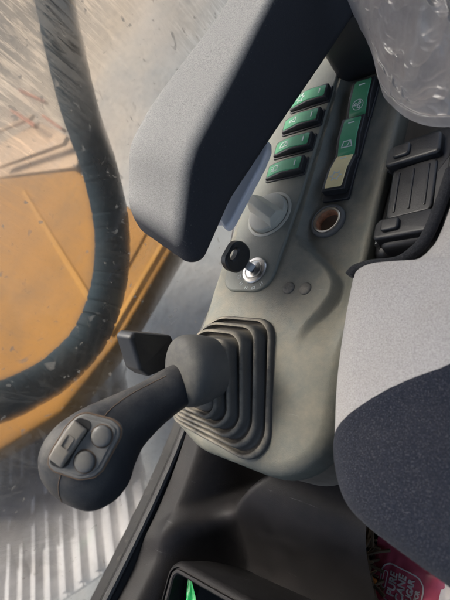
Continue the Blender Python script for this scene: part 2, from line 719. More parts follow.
bar((24, 192), (92, 302), 17, 6, M_yellowrib, boom, 'rib')
bar((167, 242), (112, 336), 16, 9, M_yellowrib, boom, 'rib')
bar((150, 226), (104, 312), 14, 6, M_orange, boom, 'rib')
bar((2, 166), (68, 142), 30, 14, M_ledge, boom, 'rail', DZ + 14)
bar((-16, 138), (34, 118), 22, 14, M_ledge, boom, 'rail', DZ + 6)
bm = bmesh.new()
pts_ = [on(x, y, 2, DZ + 2) for x, y in [(-60, 215), (-30, 178), (72, 162), (70, 135), (34, 118), (-20, 150), (-60, 180)]]
prism(bm, fillet([(p.x, p.y) for p in pts_], 10), DZ - 60, DZ - 20, Matrix.Identity(4), 5)
link('side_ledge', bm, M_ledge, boom)
M_red_ = metal_paint('rust_paint', (.22, .055, .02), (.12, .06, .04), .7)
for q0_, q1_, w_ in (((14, 112), (38, 128), 16), ((22, 92), (48, 104), 12), ((46, 118), (66, 132), 10)):
    bar(q0_, q1_, w_, 18, M_red_, boom, 'bracket', DZ + 30)

trk = root('crawler_track', 'muddy steel crawler track with bare worn grouser bars below the window', 'track', (-1000, -480, -640))
ta = on(-110, 640, 2, -500)
p0, p1 = on(0, 470, 2, -500), on(80, 395, 2, -500)
q0, q1 = on(20, 580, 2, -500), on(130, 510, 2, -500)
td = ((p1 - p0).normalized() + (q1 - q0).normalized()).normalized()
tw = V((-td.y, td.x, 0))
ctr = (p0 + p1 + q0 + q1) / 4
wid = abs(((q0 + q1) / 2 - (p0 + p1) / 2).dot(tw)) + 190
for k in range(-12, 6):
    c = ctr + td * (k * 58)
    M = frame(c + V((0, 0, noise.noise(c * .01) * 4)), td, uz=(0, 0, 1))
    bm = bmesh.new()
    box(bm, (0, 0, -14), (54, wid, 12), M, 2)
    box(bm, (-15, 0, 0), (15, wid - 8, 26), M, 2)
    link('shoe', bm, M_shoe, trk)
bm = bmesh.new()


def mudf(u, v):
    a = -900 + u * 1250
    b = (v - .5) * (wid - 260 + 130 * noise.noise(V((a * .012, 5, v))))
    h = 16 + 10 * noise.noise(V((a, b, 0)) * .012) + 8 * noise.noise(V((a, b, 4)) * .045) - 40 * abs(v - .5) ** 3 * 4
    return ctr + td * a + tw * b + V((0, 0, h))


grid(bm, mudf, 160, 40)
link('mud_cake', bm, M_mud, trk, smooth=60)
bm = bmesh.new()
box(bm, ctr - V((0, 0, 90)), (900, wid - 120, 120), frame((0, 0, 0), td, uz=(0, 0, 1)) if False else None, 10)
bm.free()

# ------------------------------------------------------------------ side trim below the window, storage tray
bm = bmesh.new()


def trimf(u, v):
    # v runs along y, u from the window frame inwards
    y = -620 + 980 * v
    zs = -64 + (sstep(-224, -640, y) * 82)
    x = -136 + 182 * u
    drop = sstep(0.09, 0.38, u)
    z = zs - 2 - 66 * drop - 14 * sstep(.38, 1, u)
    z += 2.0 * noise.noise(V((x, y, 0)) * .012)
    # low moulded step that climbs towards the console's foot
    blk = sstep(-84, -44, x - (y + 250) * .9)
    z += blk * (78 * sstep(-330, -238, y) - 6)
    return V((x, y, z))


grid(bm, trimf, 200, 380)
link('side_trim', bm, M_trim, base=(-40, -250, -140), label='scuffed black moulded trim panel between window frame and console foot', cat='trim panel', smooth=60)

tray = root('storage_tray', 'black plastic storage tray with double raised rim below the joystick', 'tray', (-60, -420, -150))
tc = on(170, 556, 2, -58)
M = frame((tc.x, tc.y, 0), (1, .06, 0), uz=(0, 0, 1))
O = fillet([(0, 0), (0, -260), (210, -260), (210, 0)], 14, 8)
I1 = inset(O, 4)
I2 = inset(O, 7)
I3 = inset(O, 8)
I4 = inset(O, 9.5)
bm = bmesh.new()
rings = []
for ps, z in [(O, -198), (O, -102), (inset(O, 1.2), -98.5), (inset(O, 3), -97), (I1, -96.5), (inset(O, 4.4), -98.6), (inset(O, 5.6), -98.6), (inset(O, 6), -96.5), (I3, -96.5), (inset(O, 9), -97.6), (I4, -104), (inset(O, 11), -160)]:
    rings.append([M @ V((p.x, p.y, z + 38)) for p in ps])
loft(bm, rings, True, True)
link('tray_shell', bm, M_trim, tray, smooth=35)

gp = on(192, 594, 2, -74)
bm = bmesh.new()
Mg = frame(gp, (.55, -.8, .12), uz=(.25, .2, 1))
vs = grid(bm, lambda u, v: Mg @ V(((u - .32) * 46, (v - .5) * 11 * min(1, .15 + u * 1.6), 3 + 3 * sin(v * 9) * u + 2 * noise.noise(V((u * 4, v * 3, 1))))), 20, 12)
bmesh.ops.solidify(bm, geom=bm.faces[:], thickness=1.5)
M_gfoil = plastic('green_foil', (.03, .55, .16), .3, 300, .3, 0, var=.35)
M_gfoil2 = plastic('dark_label', (.015, .02, .018), .35)
link('green_packet', bm, M_gfoil, base=gp, label='bright green pointed packet lying in the black tray', cat='packet')

# ------------------------------------------------------------------ black wedge by the window
wb = on(152, 352, 0, -128)
bm = bmesh.new()
pts = [on(x, y, 0, -124) for x, y in [(130, 337), (135, 332), (172, 335), (180, 352), (168, 370), (150, 377), (140, 370)]]
Mx = frame((-124, 0, 0), (0, 1, 0), uz=(1, 0, 0))
prism(bm, fillet([(p.y, p.z) for p in pts], 4), -20, 0, Mx, 4)
foot = [(p.y, p.z) for p in pts]
link('window_catch', bm, M_black, base=wb, label='small black wedge-shaped catch on the glass beside the joystick boot', cat='catch')

# ------------------------------------------------------------------ console
con = root('control_console', 'grey-green plastic side console with rocker switches, dial and power socket', 'console', (-20, -60, -120))
XL, XR, YF, YB = -93, 38.5, -230, 330
sock = on(326, 219, 2, -5)
outl = fillet([(XL - 7, -214), (-60, -230), (XR + 4, -231), (XR, -110), (XR, YB), (XL, YB), (XL, -120)], [20, 50, 40, 0, 10, 10, 0], 10)


def trough(x, y):
    """depth of the recessed right-hand strip"""
    # its left edge follows the plateau, then swings right towards the console's edge
    xe = -21 + 42 * sstep(-50, -99, y) - 17 * sstep(-100, -140, y)
    sw = 1.2 * sstep(-50, -85, y)
    d = sstep(xe - 1.5 - sw, xe + 4.5 + sw, x)
    lip = 1 - .55 * sstep(24, 36, x)
    return 9.0 * d * lip * (1 - sstep(-108, -152, y))


def ztop(x, y):
    z = -trough(x, y)
    z -= 2.5 * sstep(-195, -235, y)
    z -= 0.0022 * max(0, x - 5) ** 2 * sstep(-110, -170, y) * 3
    return z


ro = 8.0
ring_d = densify(outl, 1.5)
SP0, SP1 = -175, 290
bm = bmesh.new()
ss = [0.0, .06, .12, .18, .24, .3] + [.3 + .7 * k / 100 for k in range(1, 101)]
prev = []
rings = []
for s in ss:
    rg = []
    for p in ring_d:
        sp = V((-26, max(SP0, min(SP1, p.y))))
        q = sp.lerp(p, s)
        # rounding near the rim
        dist = (p - q).length
        R_ = 4.5 + 4.5 * sstep(-100, -160, q.y)
        z = ztop(q.x, q.y)
        if dist < R_:
            z -= R_ - math.sqrt(max(0, R_ * R_ - (R_ - dist) ** 2))
        rg.append(V((q.x, q.y, z)))
    rings.append(rg)
for dz, do in ((-6, .2), (-12, .3), (-14, -1), (-14.2, -6)):
    op = inset(ring_d, -do)
    rings.append([V((p.x, p.y, ztop(q.x, q.y) - (4.5 + 4.5 * sstep(-100, -160, q.y)) + dz)) for p, q in zip(op, ring_d)])
loft(bm, rings, False, False)
bmesh.ops.remove_doubles(bm, verts=bm.verts[:], dist=.02)
ped = bmesh.new()
prism(ped, inset(ring_d, 1.5), -160, -14, Matrix.Identity(4), 1)
link('pedestal', ped, plastic('pedestal_plastic', (.15, .125, .098), .6, 1600, .25, .2, (.3, .25, .19), .22, .2), con)
dele = [f for f in bm.faces if (f.calc_center_median().xy - V((sock.x, sock.y))).length < 11 and f.calc_center_median().z > -20]
bmesh.ops.delete(bm, geom=dele, context='FACES')
link('housing', bm, M_housing, con, smooth=50)

for k, (dx, dz, r, lab) in enumerate([(-6, -10, 4.2, 'thin black cable lying along the console edge, nearer the console'), (-13, -22, 5.0, 'thicker black cable lying along the console edge, nearer the window')]):
    bm = bmesh.new()
    pth = [V((XL + dx - 3 * sin(y * .03 + k * 2) - .02 * y, y, dz + 5 * sin(y * .021 + k))) for y in range(-190, 240, 14)]
    tube(bm, catmull(pth, 4), r, 12)
    link('cable', bm, M_black, base=pth[5], label=lab, cat='cable', group='cables beside the console')

# raised switch panel
PX0, PX1, PYB = -84.5, -29.0, 132
o2 = fillet([(-80.0, -105), (-31.5, -105), (-26.5, -20), (-25, PYB), (-88, PYB), (-87, -20)], [14, 17, 30, 6, 6, 30], 10)
bm = bmesh.new()
prism(bm, o2, -4, 2.6, Matrix.Identity(4), 1.6)
link('switch_panel', bm, M_panel, con, smooth=60)
PZ = 2.6


def icon(kind, M, bm):
    w = .75
    if kind == 'fan':
        for k in range(3):
            a = k * 2 * pi / 3 + .4
            stroke(bm, [(0, 0), (2.6 * cos(a), 2.6 * sin(a)), (3.6 * cos(a + .7), 3.6 * sin(a + .7)), (1.4 * cos(a + 1.0), 1.4 * sin(a + 1.0))], w, M)
        c = [(4.6 * cos(t * pi / 8), 4.6 * sin(t * pi / 8)) for t in range(17)]
        stroke(bm, c, .5, M)
    elif kind == 'lamp':
        stroke(bm, [(-3, -2.6), (1, -2.6), (3, 0), (1, 2.6), (-3, 2.6), (-3, -2.6)], w, M)
        stroke(bm, [(-4.4, -2), (-6, -2.6)], .6, M)
        stroke(bm, [(-4.4, 0), (-6, 0)], .6, M)
        stroke(bm, [(-4.4, 2), (-6, 2.6)], .6, M)
    elif kind == 'wiper':
        stroke(bm, [(-4.5, -2.5), (4.5, -2.5), (3, 2.6), (-3, 2.6), (-4.5, -2.5)], w, M)
        stroke(bm, [(0, -2.5), (2, 1.4)], .6, M)
    elif kind == 'horn':
        stroke(bm, [(-3.5, -1), (-3.5, 1), (0, 1), (3.5, 3), (3.5, -3), (0, -1), (-3.5, -1)], w, M)
    elif kind == 'gear':
        c = [(3.0 * cos(t * pi / 6), 3.0 * sin(t * pi / 6)) for t in range(13)]
        stroke(bm, c, w, M)
        for k in range(6):
            a = k * pi / 3
            stroke(bm, [(3.2 * cos(a), 3.2 * sin(a)), (4.8 * cos(a), 4.8 * sin(a))], 1.0, M)


def rocker(c, ang, L, W, tilt, mat, ic, label, bez=0.0, h=6.6):
    """rocker switch: length L along local x; tilt lifts the +x end"""
    M0 = rotz(ang, c)
    bm = bmesh.new()
    prism(bm, rect(L + 3, W + 3, 1.5, 3), -1, 1.3, M0 @ Matrix.Translation(V((bez, 0, 0))), .6)      # bezel
    Mt = M0 @ Matrix.Rotation(-tilt, 4, 'Y')

    def bend(q):
        return V((q.x, q.y, q.z - (q.x / (L / 2)) ** 2 * 1.9 * (1 if q.z > 2 else 0)))
    # rocker body: side profile extruded over the width, two facets meeting in a low ridge
    pr = fillet([(-L / 2, -1), (L / 2, -1), (L / 2 + .6, h - 2.2), (L / 2 - 1, h - 1.4), (0, h + .6), (-L / 2 + 1, h - 1.4), (-L / 2 - .6, h - 2.2)], [0, 0, 1, 1, 14, 1, 1], 5)
    Ms = Mt @ Matrix(((1, 0, 0, 0), (0, 0, -1, W / 2), (0, 1, 0, 0), (0, 0, 0, 1)))
    prism(bm, pr, 0, W, Ms, 1.0, 1.0, 3)
    sw = link('rocker_switch', bm, M_black, con, label=label, smooth=35)
    # coloured face laid on the top
    fw = W - (3.0 if W < 18 else 5.0)
    fl = L - 2.4
    bm = bmesh.new()

    def top(x):
        t = abs(x) / (L / 2 - 1)
        return h + .6 - 2.0 * min(1, t) ** 1.25
    N = 14
    rg = []
    for i in range(N + 1):
        x = -fl / 2 + fl * i / N
        zt = top(x) + .55
        e = .5 if i in (0, N) else 0
        rg.append([Mt @ V((x, -fw / 2 + e, zt - 1.6)), Mt @ V((x, fw / 2 - e, zt - 1.6)), Mt @ V((x, fw / 2 - .1, zt - .5 - e)), Mt @ V((x, fw / 2 - .6 - e, zt - e)), Mt @ V((x, -fw / 2 + .6 + e, zt - e)), Mt @ V((x, -fw / 2 + .1, zt - .5 - e))])
    loft(bm, rg)
    link('rocker_face', bm, mat, sw, smooth=35)
    bm = bmesh.new()
    xs = fl * .36

    def tm(x):
        sl = math.atan2(top(x + .5) - top(x - .5), 1)
        return Mt @ Matrix.Translation(V((x, 0, top(x) + .52))) @ Matrix.Rotation(-sl, 4, 'Y')
    stroke(bm, [(0, -2.3), (0, 2.3)], 1.0, tm(xs))
    m2 = tm(-fl * .2) @ Matrix.Rotation(-pi / 2 if abs(ang) > .8 else 0, 4, 'Z')
    icon(ic, m2, bm)
    link('symbol', bm, M_white, sw, smooth=0)
    return sw


ordn = ['nearest the dial', 'second from the dial', 'third from the dial', 'farthest from the dial']
icons = ['lamp', 'wiper', 'horn', 'gear']
lx = [(283.5, 166.5), (291.5, 143), (300, 119), (308, 96)]
for i, (px, py) in enumerate(lx):
    p = on(px, py, 2, PZ + 6)
    rocker((p.x, p.y, PZ), radians(2), 37.5, 15.0, radians(4 if i != 0 else 5), M_green, icons[i], 'green rocker switch of the crosswise row, ' + ordn[i])
for i, (px, py) in enumerate([(337, 169), (347.5, 133.5), (358.5, 94.5)]):
    p = on(px, py, 2, 2)
    if i == 0:
        rocker((p.x, p.y, -7), radians(90), 37.5, 20, radians(-9), M_yellow, 'gear', 'yellow rocker switch beside the power socket', bez=-3, h=7)
    else:
        rocker((p.x, p.y, -7), radians(90), 38, 20, radians(7), M_green, ['', 'wiper', 'fan'][i], 'green rocker switch in line with the yellow one, ' + ('next to it' if i == 1 else 'farther from it'), h=6.5)

# dial
kc = on(268, 213, 2, PZ + 2)
bm = bmesh.new()
Mk = rotz(0, (kc.x, kc.y, PZ))
lathe(bm, [(21.5, -.4), (21.5, .5), (20.8, .9), (19.2, .9), (18.6, .3)], Mk, 56)
lathe(bm, [(18.0, 0), (18.0, 4.2), (17.2, 5.2), (15.8, 5.6), (0.01, 5.6)], Mk, 56)
dial = link('dial', bm, M_dial, con, smooth=35)
bm = bmesh.new()
Mg = rotz(radians(-32), (kc.x, kc.y, PZ + 5.2))
rg = []
for z, w, l in [(-.2, 18, 35), (.45, 13, 34.6), (.88, 8.6, 34), (.96, 7.6, 33.5), (1.0, 6.2, 32.4)]:
    rg.append([Mg @ V((p.x, p.y, z * (8.0 - 2.0 * p.x / 17))) for p in rect(l, w, 1.6, 4)])
loft(bm, rg)
link('grip', bm, M_dial, dial, smooth=24)

# ignition lock, key
ic_ = on(253.5, 269.5, 2, PZ + 2)
Ml = rotz(0, (ic_.x, ic_.y, PZ))
bm = bmesh.new()
lathe(bm, [(11.6, -.5), (11.6, 1.2), (10.8, 2.0), (8.6, 2.2), (8.0, 1.4), (7.6, 1.4), (7.2, 2.6), (6.4, 3.0), (0.01, 3.0)], Ml, 48)
lock = link('ignition_lock', bm, M_metal, con, smooth=30)
bm = bmesh.new()
prism(bm, rect(2.2, 7.6, .6, 3), 2.8, 3.25, Ml @ Matrix.Rotation(.25, 4, 'Z'))
link('key_slot', bm, M_black, lock, smooth=0)
bm = bmesh.new()
for a in (200, 228, 256, 284, 312):
    m = rotz(radians(a), (ic_.x, ic_.y, PZ)) @ Matrix.Translation(V((15.5, 0, 0)))
    if a in (200, 284):
        stroke(bm, [(-1, -1.4), (1.2, -1.4), (1.2, 1.4), (-1, 1.4), (-1, -1.4)], .45, m, .15)
    else:
        stroke(bm, [(-1.1, -1), (1.1, -1)], .5, m, .15)
        stroke(bm, [(-1.1, 1), (1.1, 1)], .5, m, .15)
link('lock_marks', bm, M_white, con, smooth=0)

key = root('ignition_key', 'black plastic headed key standing in the ignition lock', 'key', (ic_.x, ic_.y, PZ + 3))
bm = bmesh.new()
kd = V((-.12, .05, 1)).normalized()
Mkey = frame((ic_.x, ic_.y, PZ + 3), V((.18, .98, .0)), uz=V((.98, -.18, .1)))   # local x along +y, y = up-ish
Mkey = frame((ic_.x, ic_.y, PZ + 3), V((.25, .96, 0)), kd)
hd = fillet([(-5, 9), (5, 9), (11.5, 14), (12.5, 23), (8, 30), (-8, 30), (-12.5, 23), (-11.5, 14)], 9, 7)
hole = [V((0, 24.5)) + V((4.6 * cos(a * 2 * pi / 48), 2.6 * sin(a * 2 * pi / 48))) for a in range(48)]


def ringed(bm, outer, inner, t, M, r):
    n = len(outer)
    import_n = len(inner)
    # outer and inner resampled to the same count, same starting angle
    def res(pts, n):
        c = V((0, 22))
        out = []
        for k in range(n):
            a = 2 * pi * k / n
            d = V((cos(a), sin(a)))
            best = None
            for i in range(len(pts)):
                p, q = pts[i] - c, pts[(i + 1) % len(pts)] - c
                e = q - p
                den = d.x * e.y - d.y * e.x
                if abs(den) < 1e-9:
                    continue
                tt = (p.x * e.y - p.y * e.x) / den
                uu = (p.x * d.y - p.y * d.x) / den
                if tt > 0 and -1e-6 <= uu <= 1 + 1e-6:
                    best = tt if best is None else max(best, tt)
            out.append(c + d * (best or 1))
        return out
    O_, I_ = res(outer, 64), res(inner, 64)
    L = [(O_, -t + r), (inset(O_, r), -t), (inset(I_, -r), -t), (I_, -t + r), (I_, t - r), (inset(I_, -r), t), (inset(O_, r), t), (O_, t - r), (O_, -t + r)]
    loft(bm, [[M @ V((p.x, p.y, z)) for p in ps] for ps, z in L], False, False)
    bmesh.ops.remove_doubles(bm, verts=bm.verts[:], dist=.01)


ringed(bm, hd, hole, 4.0, Mkey, 1.4)
link('key_head', bm, M_black, key, smooth=40)
bm = bmesh.new()
prism(bm, rect(6.5, 13, .8, 3), -1.1, 1.1, Mkey @ Matrix.Translation(V((0, 5, 0))), .3, .3)
link('key_blade', bm, M_steel, key)

# power socket
Ms = rotz(0, (sock.x, sock.y, -7.7))
bm = bmesh.new()
lathe(bm, [(14.5, -1), (14.4, .8), (13.6, 1.8), (12.2, 2.2), (11.3, 1.6), (11.0, .6)], Ms, 56)
so = link('power_socket', bm, M_socket, con)
bm = bmesh.new()
lathe(bm, [(11.2, .4), (11.2, 1.9), (10.6, 2.4), (9.8, 2.2), (9.5, 1.2), (9.4, .4)], Ms, 56)
link('socket_rim', bm, M_rim, so)
bm = bmesh.new()
lathe(bm, [(9.45, .6), (9.0, -3), (9.0, -30), (0.01, -30.5)], Ms, 56)
link('socket_liner', bm, M_brass, so)
# plugs
for px, py in [(288, 287.5), (304.5, 288)]:
    p = on(px, py, 2, 1)
    bm = bmesh.new()
    lathe(bm, [(5.0, -1), (4.9, .3), (4.2, 1.1), (2.5, 1.7), (0.01, 1.9)], rotz(0, (p.x, p.y, 0)), 28)
    link('plug', bm, M_boot, con)

# ------------------------------------------------------------------ joystick: boot, collar, grip
joy = root('joystick', 'dusty black joystick with thumb switch and two round buttons on a bellows boot', 'joystick', (-48, -178, 0))
yaw = radians(11)
capc = V((-46, -188, 40))
bm = bmesh.new()
bc = V((-48, -177, 0))
NP = 5
base_poly = fillet([(10, -228), (-19, -127), (-86, -127), (-93, -206), (-86, -216)], [17, 16, 26, 30, 16], 9)
base_poly = [p - V((bc.x, bc.y)) for p in base_poly]
nb = len(base_poly)
rings = []
prof = []
for k in range(NP):
    s0 = 1 - .118 * k
    z = 7.4 * k
    prof += [(s0 + .004, z - 2.5), (s0 + .012, z + 1.0), (s0 + .006, z + 3.0), (s0 - .012, z + 4.3), (s0 - .035, z + 4.4), (s0 - .052, z + 3.2), (s0 - .062, z + .5), (s0 - .078, z + .2), (s0 - .092, z + 1.2)]
prof += [(.42, 31), (.40, 32), (.3, 33)]
tilt_q = V((0, 0, 1)).rotation_difference(V((-.06, -.38, .92)).normalized())
for s, z in prof:
    t = max(0, min(1, z / 36))
    c = bc.lerp(V((capc.x, capc.y, 0)), t)
    pts = []
    for p in base_poly:
        u = p.normalized() * 48
        pts.append(p.lerp(u, .75 * t) * s)
    q = tilt_q.to_matrix().to_4x4()
    mt = Matrix.Identity(4).lerp(q, t * .8)
    rings.append([V((c.x, c.y, z)) + (mt.to_3x3() @ V((p.x, p.y, 0))) for p in pts])
rings = [[V((p.x, p.y, max(p.z, -3.0))) + noise.noise_vector(p * .035) * 1.3 * sstep(0, 12, p.z) for p in r] for r in rings]
loft(bm, rings, False, True)
link('bellows_boot', bm, M_boot, joy, smooth=60)

# grip: ellipses swept along a bent centreline given as photo position, width and distance from the lens
G = [(196, 375, 40, 300, .95), (185, 382, 42, 292, .95), (172, 389.5, 44, 284, .92), (156, 400.5, 46, 276.5, .88), (140, 411.5, 52, 269.5, .84), (122, 424.5, 63, 263, .78),
     (106, 439, 79, 257.5, .72), (93, 454, 92, 254, .66), (81, 470, 92, 252, .62), (72, 482, 80, 251.5, .58), (65, 491, 60, 251.5, .5), (60.5, 497, 30, 251.5, .4)]
K = 6
cp = catmull([at(x, y, d) for x, y, w, d, a in G], K)
wr = interp([w * d / FPX / 2 for x, y, w, d, a in G], K)
dr = interp([w * d / FPX / 2 * a for x, y, w, d, a in G], K)
bm = bmesh.new()
rings = []
NG = 48
for i, p in enumerate(cp):
    t = (cp[min(i + 1, len(cp) - 1)] - cp[max(0, i - 1)]).normalized()
    vd = (p - CAM).normalized()
    side = t.cross(vd).normalized()
    dep = side.cross(t).normalized()
    rg = []
    for j in range(NG):
        a = 2 * pi * j / NG
        ca, sa = cos(a), sin(a)
        e = .88
        rg.append(p + side * wr[i] * math.copysign(abs(ca) ** e, ca) + dep * dr[i] * math.copysign(abs(sa) ** e, sa))
    rings.append(rg)
loft(bm, rings)
# flat seat for the face plate
pc = at(84, 447, 236)
pn = (RM.transposed() @ V((-.10, .16, .98))).normalized()
for v in bm.verts:
    h = (v.co - pc).dot(pn)
    if h > -1.2:
        v.co -= pn * (h + 1.2)
bmesh.ops.recalc_face_normals(bm, faces=bm.faces[:])
tree = BVHTree.FromBMesh(bm)
link('grip', bm, M_grip, joy, smooth=50)


def on_plane(px, py, h=0.0):
    r = ray(px, py)
    o = pc + pn * h
    return CAM + r * ((o - CAM).dot(pn) / r.dot(pn))


pu = (on_plane(104, 427) - on_plane(84, 447)).normalized()
Mp = frame(pc, pu, uz=pn)
Mpi = Mp.inverted()


def p2(px, py):
    return (Mpi @ on_plane(px, py)).to_2d()


plate_px = [(47.5, 464), (50.5, 453), (66, 427), (77, 416), (86, 413.5), (112, 420), (120.5, 427), (119.5, 437), (102, 470), (94, 477), (79, 479.5), (53, 471)]
pl_o = [p2(*q) for q in plate_px]
pl_o = fillet(pl_o, 7, 5)
bm = bmesh.new()
prism(bm, pl_o, -5, 0.4, Mp, 1.0)
prism(bm, inset(pl_o, 2.0), 0.2, 1.1, Mp, .7)
plate = link('face_plate', bm, M_plate, joy, smooth=45)
bm = bmesh.new()
go = inset(pl_o, -.35)
tube(bm, [Mp @ V((p.x, p.y, -.9)) for p in go + [go[0]]], .55, 6)
link('plate_gap', bm, M_seam, joy)
# dark well under the thumb switch
well = fillet([p2(*q) for q in [(49.5, 464), (53, 452), (68, 427), (80, 417), (91, 420.5), (92.5, 427), (79, 446), (69, 465.5), (63, 468)]], 4, 4)
bm = bmesh.new()
prism(bm, well, .9, 1.35, Mp)
link('switch_well', bm, M_black, joy, smooth=0)
a0, a1 = p2(57.5, 462), p2(82.5, 424.5)
dv = (a1 - a0)
Mr = Mp @ Matrix.Translation(V(((a0.x + a1.x) / 2, (a0.y + a1.y) / 2, 1.0))) @ Matrix.Rotation(math.atan2(dv.y, dv.x), 4, 'Z')
LR = dv.length - .5
sp = fillet([(-LR / 2, 0), (LR / 2, 0), (LR / 2 + .6, 2.4), (LR / 2 - 5, 4.4), (0, 3.7), (-LR / 2 + 5, 4.4), (-LR / 2 - .6, 2.4)], [0, 0, 2, 8, 26, 8, 2], 8)
bm = bmesh.new()
WR = 9.8
prism(bm, sp, 0, WR, Mr @ Matrix(((1, 0, 0, 0), (0, 0, -1, WR / 2), (0, 1, 0, 0), (0, 0, 0, 1))), 1.8, 1.8, 4)
ts = link('thumb_switch', bm, M_rocker, joy, smooth=50)
bm = bmesh.new()
for o_, i_ in [((7.6, 4.6), (6.6, 3.6))]:
    Oq, Iq = rect(*o_, .8, 3), rect(*i_, .5, 3)
    mm = Mr @ Matrix.Translation(V((1.5, 0, 0)))
    loft(bm, [[mm @ V((p.x, p.y, z)) for p in ps] for ps, z in ((Oq, 2.4), (Oq, 4.6), (Iq, 4.6), (Iq, 2.4))], False, False)
link('raised_mark', bm, M_rocker, ts, smooth=30)
for (bx, by) in [(102.8, 435.8), (85.8, 461.2)]:
    q = p2(bx, by)
    Mb = Mp @ Matrix.Translation(V((q.x, q.y, 1.0)))
    bm = bmesh.new()
    lathe(bm, [(6.2, -.3), (6.25, .3), (6.0, .5), (5.75, .2)], Mb, 40)
    seat_ = link('button_seat', bm, M_seam, joy)
    bm = bmesh.new()
    lathe(bm, [(5.7, -.5), (5.65, .9), (5.2, 1.5), (4.2, 1.9), (2.4, 2.2), (0.01, 2.3)], Mb, 40)
    link('push_button', bm, M_button, joy)


def seam(pxs, r, name):
    pts = []
    for q in catmull([(a, b, 0) for a, b in pxs], 10):
        d = ray(q.x, q.y).normalized()
        hit = tree.ray_cast(CAM, d)
        if hit[0] is not None:
            pts.append(hit[0] - d * 0.0 + hit[1] * .02)
    if len(pts) > 3:
        bm = bmesh.new()
        tube(bm, pts, r, 6)
        link(name, bm, M_seam, joy)


seam([(103, 418), (112, 408), (128, 396), (148, 385), (166, 376)], .32, 'seam')
seam([(61, 474), (58.5, 484), (59, 494), (63, 505), (66, 510)], .32, 'seam')

# collar: rounded rubber cuff the neck comes out of
cx = (cp[10] - cp[0]).normalized()
cax = (-(cp[0] - capc)).normalized()
ax = (V((-.22, -.42, .80))).normalized()
Mc = frame(at(175, 373, 284) - ax * 9, V((1, 0, 0)), uz=ax)
bm = bmesh.new()
lathe(bm, [(20, -20), (22.4, -12), (23.6, -5), (23.8, -1), (23.2, 2.4), (21.4, 5.2), (18.6, 7.0), (15.5, 8.0), (10, 8.5)], Mc, 56, False, True)
link('collar', bm, M_collar, joy, smooth=50)

# ------------------------------------------------------------------ armrest over the console
arm = root('armrest', 'dusty grey padded armrest with painted-in sunlit top and dark inner side above the console', 'armrest', (-50, 60, 40))
d_ = V((.23, .973, 0)).normalized()
e_ = V((-d_.y, d_.x, 0))
AO = V((-28, -61, 0))
Ma = Matrix((d_, V((0, 0, 1)), -e_)).transposed().to_4x4()
Ma = Matrix(((d_.x, 0, e_.x, AO.x), (d_.y, 0, e_.y, AO.y), (0, 1, 0, 0), (0, 0, 0, 1)))   # local x along arm, y up, z outwards
side = fillet([(-61, 60), (-52, 90), (-2, 115), (70, 116), (330, 120), (330, 28), (150, 47), (-5, 65)], [24, 50, 60, 60, 14, 14, 80, 60], 12)
bm = bmesh.new()


def armw(q):
    w = 92 - 33 * sstep(30, 135, q.x)
    k = max(0, q.z / 66)
    return V((q.x + 18 * k * k * (1 - sstep(-60, 50, q.x)), q.y, q.z * w / 66))


prism(bm, densify(side, 6), 0, 66, Ma, 11, 9, 8, warp=armw)
link('pad', bm, M_arm, arm, smooth=60)
bm = bmesh.new()
# pale bracket below the pad
bp = [on(x, y, 2, 40) for x, y in [(212, 222), (216, 200), (232, 165), (250, 138), (268, 140), (268, 149), (262, 164), (244, 198), (232, 221), (225, 230), (220, 222)]]
prism(bm, fillet([(p.x, p.y) for p in bp], 5, 4), 34, 41, Matrix.Identity(4), 2.5, 1)
link('bracket', bm, M_flap, arm)

# ------------------------------------------------------------------ seat
seat = root('seat', 'seat cushion of light grey fabric with dark blue-grey lower section', 'seat', (160, -160, -120))
SZ = 14.0
so_px = [(352, 268), (398, 263), (424, 243), (438, 214), (452, 172)]
so = [on(x, y, 2, SZ) for x, y in so_px]
left = [on(x, y, 2, SZ - 6) for x, y in [(350, 275), (341, 320), (334, 375), (331, 425), (331, 462), (341, 500), (362, 526), (400, 556), (450, 592)]]
poly = [(p.x, p.y) for p in catmull(left, 6)] + [(230, -262), (420, -266), (420, 130), (130, 130), (112, 60)] + [(p.x, p.y) for p in catmull(list(reversed(so)), 6)]
poly = fillet(poly, [7] + [0] * (len(poly) - 2) + [7], 5)
poly = [V(p) for p in poly]
area = sum(poly[i - 1].x * poly[i].y - poly[i].x * poly[i - 1].y for i in range(len(poly)))
if area < 0:
    poly.reverse()
pd = densify(poly, 4)
cen = V((230, -95))
bm = bmesh.new()
rings = []
SR = 20
for s in [0, .1, .2, .3, .4, .5, .6, .68, .74, .8, .84, .87, .9, .92, .94, .955, .97, .98, .99, 1.0]:
    rg = []
    for p in pd:
        q = cen.lerp(p, s)
        dist = (p - q).length
        z = SZ + 4 + 14 * (1 - s ** 2)
        if dist < SR:
            z -= SR - math.sqrt(max(0, SR * SR - (SR - dist) ** 2))
        z += 1.3 * noise.noise(V((q.x, q.y, 0)) * .018)
        rg.append(V((q.x, q.y, z)))
    rings.append(rg)
for dz, do in ((-12, 1), (-40, -3), (-110, -10)):
    op = inset(pd, -do)
    rings.append([V((p.x, p.y, r.z + dz)) for p, r in zip(op, rings[19])])
loft(bm, rings, False, False)
bmesh.ops.remove_doubles(bm, verts=bm.verts[:], dist=.02)


def seamline(x):
    """y of the colour seam across the seat"""
    return -199 + .77 * (x - 48) + 5.5 * sin((x - 48) / 60 * pi) * (1 if x < 108 else 0) - .22 * max(0, x - 115)


